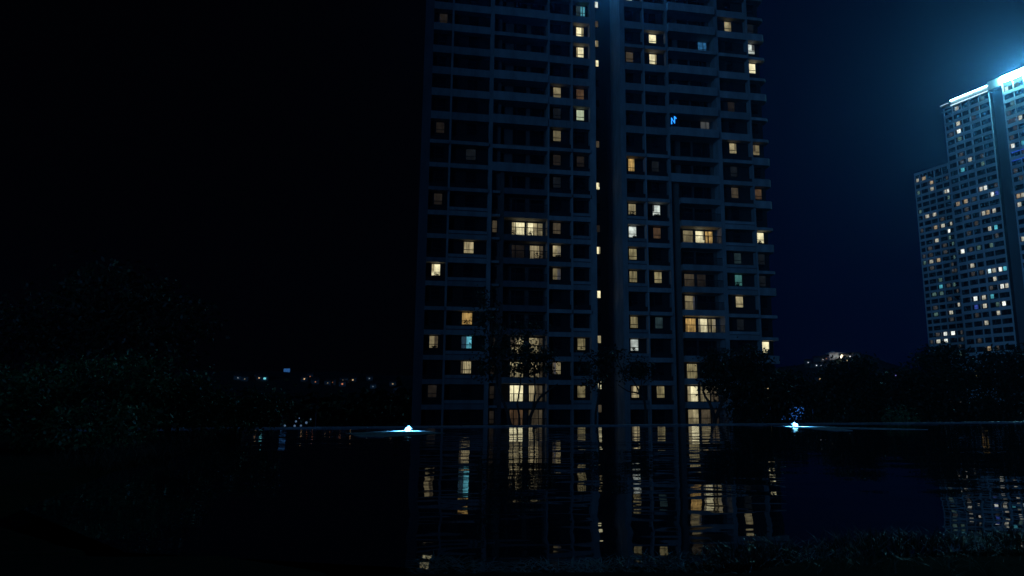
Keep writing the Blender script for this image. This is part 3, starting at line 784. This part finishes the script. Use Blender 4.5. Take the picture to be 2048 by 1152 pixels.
tree("wide bushy tree with a low fork covering the right wing's lowest floors", 8.6, 40,
     [(0.6, 0, 3.1, 1.3, 1.2, 0.8, 1300), (2.0, 0, 3.2, 1.3, 1.3, 0.9, 1400), (1.4, 0, 2.0, 2.0, 1.4, 0.8, 2000), (2.9, 0, 1.8, 1.3, 1.2, 1.0, 1300), (2.2, 0, 0.7, 1.8, 1.3, 0.9, 1500), (3.6, 0.2, 0.7, 1.0, 1.0, 0.9, 700), (-0.2, 0, 1.9, 0.6, 0.8, 0.35, 160)],
     [([(0, 0, -3), (0.0, 0, -0.1), (-0.25, 0, 0.9), (-0.6, 0, 1.6)], 0.15, 0.05), ([(0.0, 0, -0.1), (0.4, 0, 0.8), (0.8, 0, 1.5), (1.3, 0, 2.2)], 0.12, 0.05), ([(0.3, 0, -2.9), (1.1, 0, -0.1), (1.5, 0, 0.6)], 0.08, 0.04)], 0.2, 'leaf_dark', GT, seed=11, twigs=8)
tree("round dark tree just right of the tower's right wing", 13.3, 42,
     [(0, 0, 1.9, 1.6, 1.4, 1.0, 1700), (0.9, 0, 0.6, 1.6, 1.4, 1.0, 1500), (-0.9, 0, 0.7, 1.0, 1.0, 1.1, 900)],
     [([(0, 0, -3), (0.1, 0, -0.5), (0, 0, 0.7)], 0.16, 0.06)], 0.2, 'leaf_dark', GT, seed=13)
tree("dark tree standing before the lit hilltop at right", 16.6, 41,
     [(0, 0, 2.7, 1.4, 1.3, 0.8, 1500), (0.9, 0, 1.7, 1.7, 1.4, 1.0, 1800), (-1.1, 0, 1.5, 1.4, 1.3, 1.0, 1500), (0.2, 0, 0.3, 2.0, 1.4, 0.9, 1500), (1.0, 0, 3.3, 0.8, 0.8, 0.35, 260)],
     [([(0, 0, -3), (0.1, 0, -0.3), (0.2, 0, 1.5)], 0.18, 0.06)], 0.2, 'leaf_dark', GT, seed=17)
tree("low spreading dark tree in the dip left of the far blocks", 19.7, 42,
     [(0, 0, 1.9, 1.5, 1.4, 0.8, 1500), (1.0, 0, 2.5, 0.9, 1.0, 0.5, 500), (-0.4, 0, 0.6, 1.8, 1.5, 0.9, 1500), (1.2, 0, 0.6, 1.4, 1.3, 0.9, 1100)],
     [([(0, 0, -3), (0.1, 0, -0.3), (0.2, 0, 1.2)], 0.16, 0.06)], 0.2, 'leaf_dark', GT, seed=19)
tree("tall loose-crowned dark tree covering the foot of the lowest far block", 22.9, 42,
     [(0, 0, 3.7, 1.4, 1.3, 0.6, 1200), (-1.2, 0, 3.1, 0.9, 1.0, 0.5, 400), (0.8, 0, 2.5, 1.7, 1.5, 0.9, 1900), (-0.8, 0, 1.8, 1.7, 1.5, 0.9, 1600), (0.4, 0, 0.5, 2.2, 1.5, 0.9, 1800)],
     [([(0, 0, -3), (-0.1, 0, 0), (0, 0, 2.0)], 0.2, 0.07)], 0.22, 'leaf_dark', GT, seed=23)
tree("dark tree at the right picture edge below the dazzling block", 27.2, 43,
     [(0, 0, 3.5, 1.5, 1.4, 0.7, 1200), (-1.4, 0, 2.4, 1.5, 1.4, 0.7, 1300), (0.8, 0, 2.3, 1.9, 1.5, 1.0, 1900), (-0.4, 0, 0.8, 2.2, 1.6, 1.0, 2000), (1.9, 0, 4.0, 0.9, 0.9, 0.7, 500), (2.6, 0, 1.2, 1.6, 1.4, 1.2, 1200)],
     [([(0, 0, -3), (0.1, 0, 0), (0, 0, 2.0)], 0.2, 0.07)], 0.22, 'leaf_dark', GT, seed=29)
tree("small green shrub faintly lit at the pool's far right end", 17.0, 36.0, [(0, 0, 0.2, 0.8, 0.7, 0.55, 500), (0.3, 0, -0.5, 1.0, 0.8, 0.6, 500)], [([(0, 0, -1.4), (0, 0, -0.5)], 0.06, 0.03)], 0.14, 'leaf_bush', None, "shrub", 31)
# left bank
tree("tall faint tree behind the leafy shrubs on the left bank", -21.5, 33, [(0, 0, 6.2, 2.6, 2.4, 1.3, 1500), (-2.4, 0, 4.8, 2.6, 2.4, 1.6, 1500), (2.6, 0, 4.9, 2.4, 2.2, 1.3, 1300), (0.3, 0, 3.2, 3.8, 2.6, 1.5, 1800), (-4.6, 0, 3.0, 2.4, 2.2, 1.6, 900)],
     [([(0, 0, -1), (0.1, 0, 2), (0, 0, 4.5)], 0.28, 0.1)], 0.26, 'leaf_dark', None, seed=37)
GS = "leafy shrubs along the left bank"
for i, (lab, x, y, h, rx, n) in enumerate((
        ("glossy leafy shrub at the waterline, rightmost on the left bank", -7.55, 16.3, 1.05, 1.0, 1500),
        ("rounded leafy shrub second from the right on the left bank", -8.3, 14.9, 1.35, 1.05, 1900),
        ("tallest leafy shrub in the middle of the left bank", -8.6, 14.6 - 1.2, 1.62, 1.2, 2200),
        ("broad leafy shrub left of the tallest one on the left bank", -9.3, 12.1, 1.35, 1.15, 2000),
        ("leafy shrub at the left picture edge on the near bank", -9.6, 10.8, 1.0, 1.2, 1800),
        ("low leafy shrub crouching at the water in front of the taller shrubs", -7.6, 11.6, 0.75, 0.9, 1100))):
    tree(lab, x, y, [(0, 0, h * 0.55, rx, rx * 0.9, h * 0.5, n), (0.4, 0.2, h * 0.85, rx * 0.6, rx * 0.6, h * 0.28, n // 3), (-0.5, 0.1, h * 0.8, rx * 0.5, rx * 0.5, h * 0.25, n // 4)],
         [([(0, 0, -0.1), (0.05, 0, h * 0.3), (0.1, 0, h * 0.5)], 0.05, 0.02), ([(0.1, 0.1, -0.1), (0.3, 0.1, h * 0.5)], 0.04, 0.015)], 0.085, 'leaf_bush', GS, "shrub", 41 + i, 6)
# dry grass hanging at the shrubs' feet, and the turf at the near corner
def blades(mb, x, y, z, h, lean, w_):
    d = R.uniform(0, 6.283)
    a = Vector((math.cos(d), math.sin(d), 0)); b = Vector((-a.y, a.x, 0)) * w_
    p0 = Vector((x, y, z)); p1 = p0 + Vector((0, 0, h * 0.6)) + a * lean * 0.35; p2 = p0 + Vector((0, 0, h)) + a * lean
    mb.face([p0 - b, p0 + b, p1 + b * 0.7, p1 - b * 0.7]); mb.face([p1 - b * 0.7, p1 + b * 0.7, p2])
dg = MB()
shore = [(-9.4, 19.0), (-7.1, 15.6), (-6.35, 12.5), (-5.4, 8.6)]
for _ in range(2600):
    i = R.randrange(3); t = R.random()
    x = shore[i][0] + (shore[i + 1][0] - shore[i][0]) * t - abs(R.gauss(0, 0.5)); y = shore[i][1] + (shore[i + 1][1] - shore[i][1]) * t + R.gauss(0, 0.2)
    blades(dg, x, y, 0.0, R.uniform(0.08, 0.34), R.uniform(0.1, 0.4), 0.005)
tag(dg.build("dry_grass", M['straw']), "pale dry grass hanging over the water below the shrubs", "grass", kind='stuff')
tg = MB()
for _ in range(6500):
    x = R.uniform(-0.7, 4.8)
    ye = 3.55 if x < 0 else 3.5 + 0.26 * x
    if x < -0.4:
        ye = 3.55 + (-x - 0.4) * 0.35
    y = ye - abs(R.gauss(0, 0.35)) + 0.08
    big = 0.25 + 0.75 * sstep(-0.4, 1.4, x)
    blades(tg, x, y, 0.03, (R.uniform(0.02, 0.09) * (0.6 + 0.9 * abs(noise.noise(Vector((x * 1.7, y * 1.7, 5)))) * 2)) * big, R.uniform(0.02, 0.16), 0.0035)
tag(tg.build("turf", M['grass']), "unmown grass along the near pool bank", "grass", kind='stuff')
# distant wood: one dark mass left of the tower
wd = MB()
for _ in range(150):
    y = R.uniform(90, 200); x = -R.uniform(0.17, 0.62) * y
    h = R.uniform(8, 12.2)
    z = ground_z(x, y)
    leaves(wd, (x, y, z + h * 0.62), h * 0.3, h * 0.3, h * 0.38, 90, 1.3, 5, 0.9)
for _ in range(60):
    y = R.uniform(90, 200); x = R.uniform(0.36, 0.75) * y
    h = R.uniform(8, 11.5)
    leaves(wd, (x, y, ground_z(x, y) + h * 0.62), h * 0.3, h * 0.3, h * 0.38, 90, 1.3, 5, 0.9)
tag(wd.build("distant_wood", M['leaf_dark']), "black wood below the far hills", "wood", kind='stuff')

# ------------------------------------------------------------------ pool lights
def pool_light(label, x, y, beams, plate):
    t = thing("pool_light", label, "pool light", (x, y, -0.05), 0, "underwater-style lights near the pool's far edge")
    h = MB(); h.tube([(0, 0.08, 0.0), (0, 0.08, 0.12), (0, 0.07, 0.15)], [0.12, 0.12, 0.07], 16); h.tube([(0, -0.07, 0.225), (0, -0.07, 0.25)], [0.15, 0.13], 16); h.box(-0.03, 0.03, 0.05, 0.10, 0.14, 0.23); h.build("housing", M['metal'], t)
    l = MB(); l.ball((0, -0.07, 0.10), 0.095, 0, 14, 8, 0.6); l.build("lens", G['pool'], t)
    pl = MB(); pl.prism(plate, 0.0, 0.062); pl.build("glow_fan_plate", M['matte'], t)  # made-up plate, its fan outline shaped to imitate the lamp's glow
    for dx, dy, dz, pw in beams:
        ld = bpy.data.lights.new("lamp_light", 'SPOT')
        ld.spot_size = rad(171); ld.spot_blend = 0.25
        ld.energy = pw; ld.color = (0.10, 0.50, 1.0); ld.shadow_soft_size = 0.03
        lo = bpy.data.objects.new("lamp_light", ld); col.objects.link(lo); lo.parent = t; lo.location = (dx, dy, dz)
    return t
pool_light("bright blue white pool light in front of the tower's left corner", -4.72, 21.7, [(0, -0.08, 0.205, 560)],
           [(-0.14, 0.1), (-0.6, -0.4), (-1.4, -1.7), (-0.9, -2.8), (-0.3, -4.2), (0.3, -4.2), (0.9, -2.8), (1.4, -1.7), (0.6, -0.4), (0.14, 0.1)])
pool_light("bright blue white pool light right of the tower, its glow streaking right", 8.56, 26.1, [(0, -0.08, 0.205, 420)],
           [(-0.5, -0.25), (-0.4, -1.0), (-0.2, -4.2), (0.4, -4.2), (0.8, -2.4), (2.4, -3.3), (3.2, -3.3), (2.4, -1.9), (1.0, -0.5), (0.14, 0.1), (-0.14, 0.1)])

# ------------------------------------------------------------------ lights in the distance
def ray(px, py):
    a, b = (px - 1125) / FPX, -(py - 576) / FPX
    return Vector((a, math.cos(PITCH) - b * math.sin(PITCH), math.sin(PITCH) + b * math.cos(PITCH)))
def on_hill(px, py, drop=1.6):
    d = ray(px, py); lo, hi = 440.0, 598.0
    for _ in range(40):
        m = (lo + hi) / 2; p = d * (m / d.y)
        if p.z + EYE - drop > hill_z(p.x, m):
            lo = m
        else:
            hi = m
    p = d * (lo / d.y)
    return Vector((p.x, lo, p.z + EYE))
house_cache = {}
def house_mesh(part, dot=None, size=0.8):
    key = (part, dot, size)
    if key not in house_cache:
        b = MB()
        if part == "wall":
            b.box(-2.6, 2.6, -0.6, 3.4, -2.4, 1.5); house_cache[key] = b.mesh("wall", M['house'])
        elif part == "roof":
            v = [(-3, -1, 1.5), (3, -1, 1.5), (3, 3.8, 1.5), (-3, 3.8, 1.5), (-3, 1.4, 3.0), (3, 1.4, 3.0)]
            for q in ((0, 1, 5, 4), (2, 3, 4, 5), (3, 0, 4), (1, 2, 5), (3, 2, 1, 0)):
                b.face([v[i] for i in q])
            house_cache[key] = b.mesh("roof", M['roof'])
        else:
            b.box(-size, size, -0.72, -0.602, -size * 0.8, size * 0.8); house_cache[key] = b.mesh("window", G[dot])
    return house_cache[key]
COLN = {'warm_dot': 'warm yellow', 'orange_dot': 'orange', 'white_dot': 'white', 'cyan_dot': 'cyan', 'violet_dot': 'violet'}
ORD = ("leftmost", "second from left", "third from left", "fourth from left", "fifth from left", "sixth from left", "seventh from left", "eighth from left", "ninth from left", "tenth from left", "eleventh from left", "rightmost")
def house(px, py, dot, size, side, lst):
    p = on_hill(px, py)
    same = sorted(q[0] for q in lst if q[2] == dot)
    which = ORD[same.index(px)] if len(same) > 1 else "only one"
    t = thing("hillside_house", "%s %s lit tiny house on the black hill %s" % (which, COLN[dot], side), "house", (p.x, p.y, p.z), R.uniform(-0.3, 0.3), "houses with %s windows on the hill %s" % (COLN[dot], side))
    put("wall", house_mesh("wall"), t); put("roof", house_mesh("roof"), t); put("window", house_mesh("window", dot, size), t)
LS = "left of the tower"; RS = "right of the tower"
HL = ((474, 755, 'warm_dot', .35), (477, 756, 'white_dot', .25), (490, 758, 'warm_dot', .2), (515, 754, 'orange_dot', .45), (519, 756, 'warm_dot', .45), (530, 757, 'cyan_dot', .9), (609, 758, 'warm_dot', .5), (621, 753, 'orange_dot', .3), (629, 761, 'warm_dot', .4), (631, 764, 'orange_dot', .35),
                       (656, 766, 'warm_dot', .2), (666, 765, 'orange_dot', .25), (686, 761, 'warm_dot', .45), (685, 768, 'orange_dot', .6), (691, 761, 'warm_dot', .4), (706, 760, 'warm_dot', .5), (739, 757, 'white_dot', .25), (747, 773, 'white_dot', .2), (786, 768, 'warm_dot', .35), (794, 781, 'white_dot', .25))
for px, py, dot, s in HL:
    house(px, py, dot, s, LS, HL)
HR = ((1616, 725, 'white_dot', .4), (1628, 732, 'white_dot', .5), (1632.5, 731, 'white_dot', .5), (1642, 731, 'white_dot', .2), (1654, 731, 'warm_dot', .3), (1634, 719, 'white_dot', .25), (1640, 719, 'warm_dot', .25), (1645, 719, 'white_dot', .35), (1652, 717, 'orange_dot', .45),
                       (1688, 714, 'white_dot', .7), (1695, 713, 'warm_dot', .4), (1700, 713, 'white_dot', .5), (1694, 721, 'warm_dot', .5), (1713, 711, 'white_dot', .4), (1639, 758, 'warm_dot', .5), (1764, 752, 'violet_dot', .6), (1773, 757, 'violet_dot', .35), (1790, 751, 'violet_dot', .3))
for px, py, dot, s in HR:
    house(px, py, dot, s, RS, HR)
p = on_hill(1668, 711, 3.0)
t = thing("hilltop_building", "pale flat-topped building with a small dome on the hilltop right of the tower", "building", (p.x, p.y, p.z - 4))
b = MB(); b.box(-4.0, 4.5, 0, 6, 0, 6.0); b.box(4.5, 8.5, 0.5, 6, 0, 4.6); b.build("wall", M['plaster'], t)
b = MB(); b.box(-4.5, 9.4, -0.8, 6.5, 6.0, 6.5); b.ball((0.2, 3, 6.5), 2.2, 0, 12, 8, 0.7); b.build("roof", M['plaster'], t)
b = MB(); b.box(-3.6, 4.0, -0.14, -0.01, 2.2, 4.9); b.build("window", glow_mat("hilltop_windows", (0.75, 0.85, 0.90), 0.16), t)
p = on_hill(1678, 714.5, 1.4)
t = thing("flood_lamp", "dazzling warm flood lamp below the hilltop building", "lamp", (p.x, p.y - 6, p.z - 4))
b = MB(); b.tube([(0, 0, -3), (0, 0, 3.4)], [0.12, 0.09], 8); b.build("post", M['metal'], t)
b = MB(); b.ball((0, -0.2, 3.9), 1.25, 0, 12, 8, 1.3); b.build("lamp_head", G['hot'], t)
p = on_hill(577, 741, 4)
t = thing("billboard", "small glowing blue billboard on the ridge left of the tower", "billboard", (-235.5, 598, 20.5))
b = MB(); b.box(-0.4, 0.4, 0, 0.5, 0, 7.6); b.build("post", M['metal'], t)
b = MB(); b.prism([(-2.8, -0.5), (2.4, -0.5), (2.4, -0.05), (-2.8, -0.05)], 7.6, 10.6); b.build("panel", G['blue_panel'], t)
def lamp_post(label, x, y, z, dot, r):
    zb = ground_z(x, y)
    t = thing("street_lamp", label, "street lamp", (x, y, zb))
    b = MB(); b.tube([(0.9, 0, 0), (0.9, 0, z - zb - 0.4), (0.5, 0, z - zb + 0.15), (0, 0, z - zb + 0.2)], [0.09, 0.07, 0.05, 0.05], 8); b.build("post", M['metal'], t)
    b = MB(); b.ball((0, 0, z - zb), r, 0, 10, 6, 0.6); b.build("lamp_head", G[dot], t)
lamp_post("single white street lamp in the dark wood left of the tower", -51.7, 150, -1.5, 'white_dot', 0.27)
lamp_post("single white street lamp close to the tower's left corner", -28.2, 120, -0.5, 'white_dot', 0.22)
# made-up bulb string standing in for a blue-lit thing glimpsed through leaves
zb = ground_z(-12.6, 34)
t = thing("blue_glimpse_bulbs", "pale blue bulbs standing in for a blue-lit thing just beyond the pool rim at left", "stand-in lights", (-12.6, 34, zb))
b = MB()
b.tube([(-0.85, 0, 0), (-0.85, 0, 0.3 - zb)], [0.03, 0.03], 6); b.tube([(0.75, 0, 0), (0.75, 0, 0.42 - zb)], [0.03, 0.03], 6); b.build("post", M['metal'], t)
b = MB(); b.tube([(-0.85, 0, 0.25 - zb), (-0.3, 0, -0.1 - zb), (0.3, 0, 0.02 - zb), (0.75, 0, 0.36 - zb)], [0.012] * 4, 5); b.build("cord", M['metal'], t)
for dx, dz, r in ((-0.72, -0.20, .05), (-0.25, -0.21, .055), (-0.2, 0.0, .05), (0.05, -0.2, .05), (0.3, -0.06, .06), (0.5, 0.1, .035), (-0.05, 0.15, .03)):
    b = MB(); b.ball((dx, -0.02, dz - zb), r, 0, 8, 6); b.build("bulb", glow_mat("pale_blue_bulb", (0.35, 0.60, 1.0), 0.16), t)
# blue-lit stall behind the leaves right of the tower
zb = ground_z(11.7, 46.5)
t = thing("stall", "small stall lit blue from inside, half hidden by leaves right of the tower", "stall", (15.2, 46.5, zb), 0.1)
b = MB()
for x in (-1.4, 1.4):
    for y in (0, 1.4):
        b.box(x - 0.06, x + 0.06, y - 0.06, y + 0.06, 0, 1.3 - zb)
b.box(-1.6, 1.6, -0.2, 1.6, 1.3 - zb, 1.42 - zb); b.box(-1.34, 1.34, 0.3, 1.34, 0, -0.2 - zb); b.build("frame", M['metal'], t)
b = MB(); b.box(-1.3, 1.3, 1.2, 1.3, -0.3 - zb, 0.62 - zb); b.build("light_panel", G['blue_stall'], t)

# ------------------------------------------------------------------ plants on sills and balconies of the near tower
TM = Matrix.Translation((2.342, 86.6, TB)) @ Matrix.Rotation(rad(10.6), 4, 'Z')
def sill_plant(label, u, d, z, w_, h_, seed):
    rnd = random.Random(seed)
    p = TM @ Vector((u, d, z))
    t = thing("potted_plant", label, "plant", p, rad(10.6))
    b = MB(); b.box(-w_ * 0.45, w_ * 0.45, -0.10, 0.10, 0, 0.12); b.build("pot", M['frame'], t)
    b = MB(); leaves(b, (0, 0, 0.12 + h_ * 0.42), w_ * 0.5, 0.10, h_ * 0.45, 90, 0.16, 4, 0.05, rnd); b.build("foliage", M['leaf_dark'], t)
def sill(b, du, w_, h_, seed, k, label):
    sill_plant(label, WIN_U[b] + du, DEP - 0.24, ZW[k] - 0.84, w_, h_, seed)
sill('b1', 0.1, 0.8, 0.42, 1, 5, "dark plants along the sill of the leftmost bright window of the tower")
sill('b1', 0.1, 0.5, 0.32, 2, 2, "low dark plant in the left end column's dimmer lit window")
sill('b2', 0.0, 0.9, 0.85, 3, 3, "bushy plant filling the lower half of the orange lit window")
sill('b4', 0.1, 0.8, 0.28, 4, 6, "dark plant row below the warm window right of the big lit balcony")
sill('b6', -0.1, 0.7, 0.45, 5, 8, "rounded dark plant in the upper of the two lit windows beside the tower's gap")
sill('b7', 0.0, 0.9, 0.30, 6, 8, "dark plant in front of the white lit window of the right wing")
sill('b6', 0.25, 0.6, 0.26, 7, 7, "dark plant on the sill of the greenish white window beside the gap")
sill('b6', -0.15, 0.35, 0.55, 8, 2, "pointed dark plant in the brightest low window beside the gap")
sill('b10', -0.2, 0.6, 0.36, 9, 7, "dark plant in the bright window at the tower's right corner, middle height")
sill('b10', 0.1, 0.7, 0.34, 10, 2, "dark plant in the lowest bright window at the tower's right corner")
sill('b9', -0.25, 0.5, 0.45, 11, 5, "dark plant in the teal window of the right wing")
sill_plant("dark plants on the big lit balcony of the left wing, left side", -8.6, 0.6, ZW[7] - 1.27, 1.0, 0.75, 12)
sill_plant("arching dark plant in the middle of the left wing's big lit balcony", -6.3, 0.7, ZW[7] - 1.27, 0.9, 0.7, 13)
sill_plant("dark bushy plant on the balcony under the left wing's big lit balcony", -5.3, 0.5, ZW[6] - 1.27, 1.5, 0.95, 14)
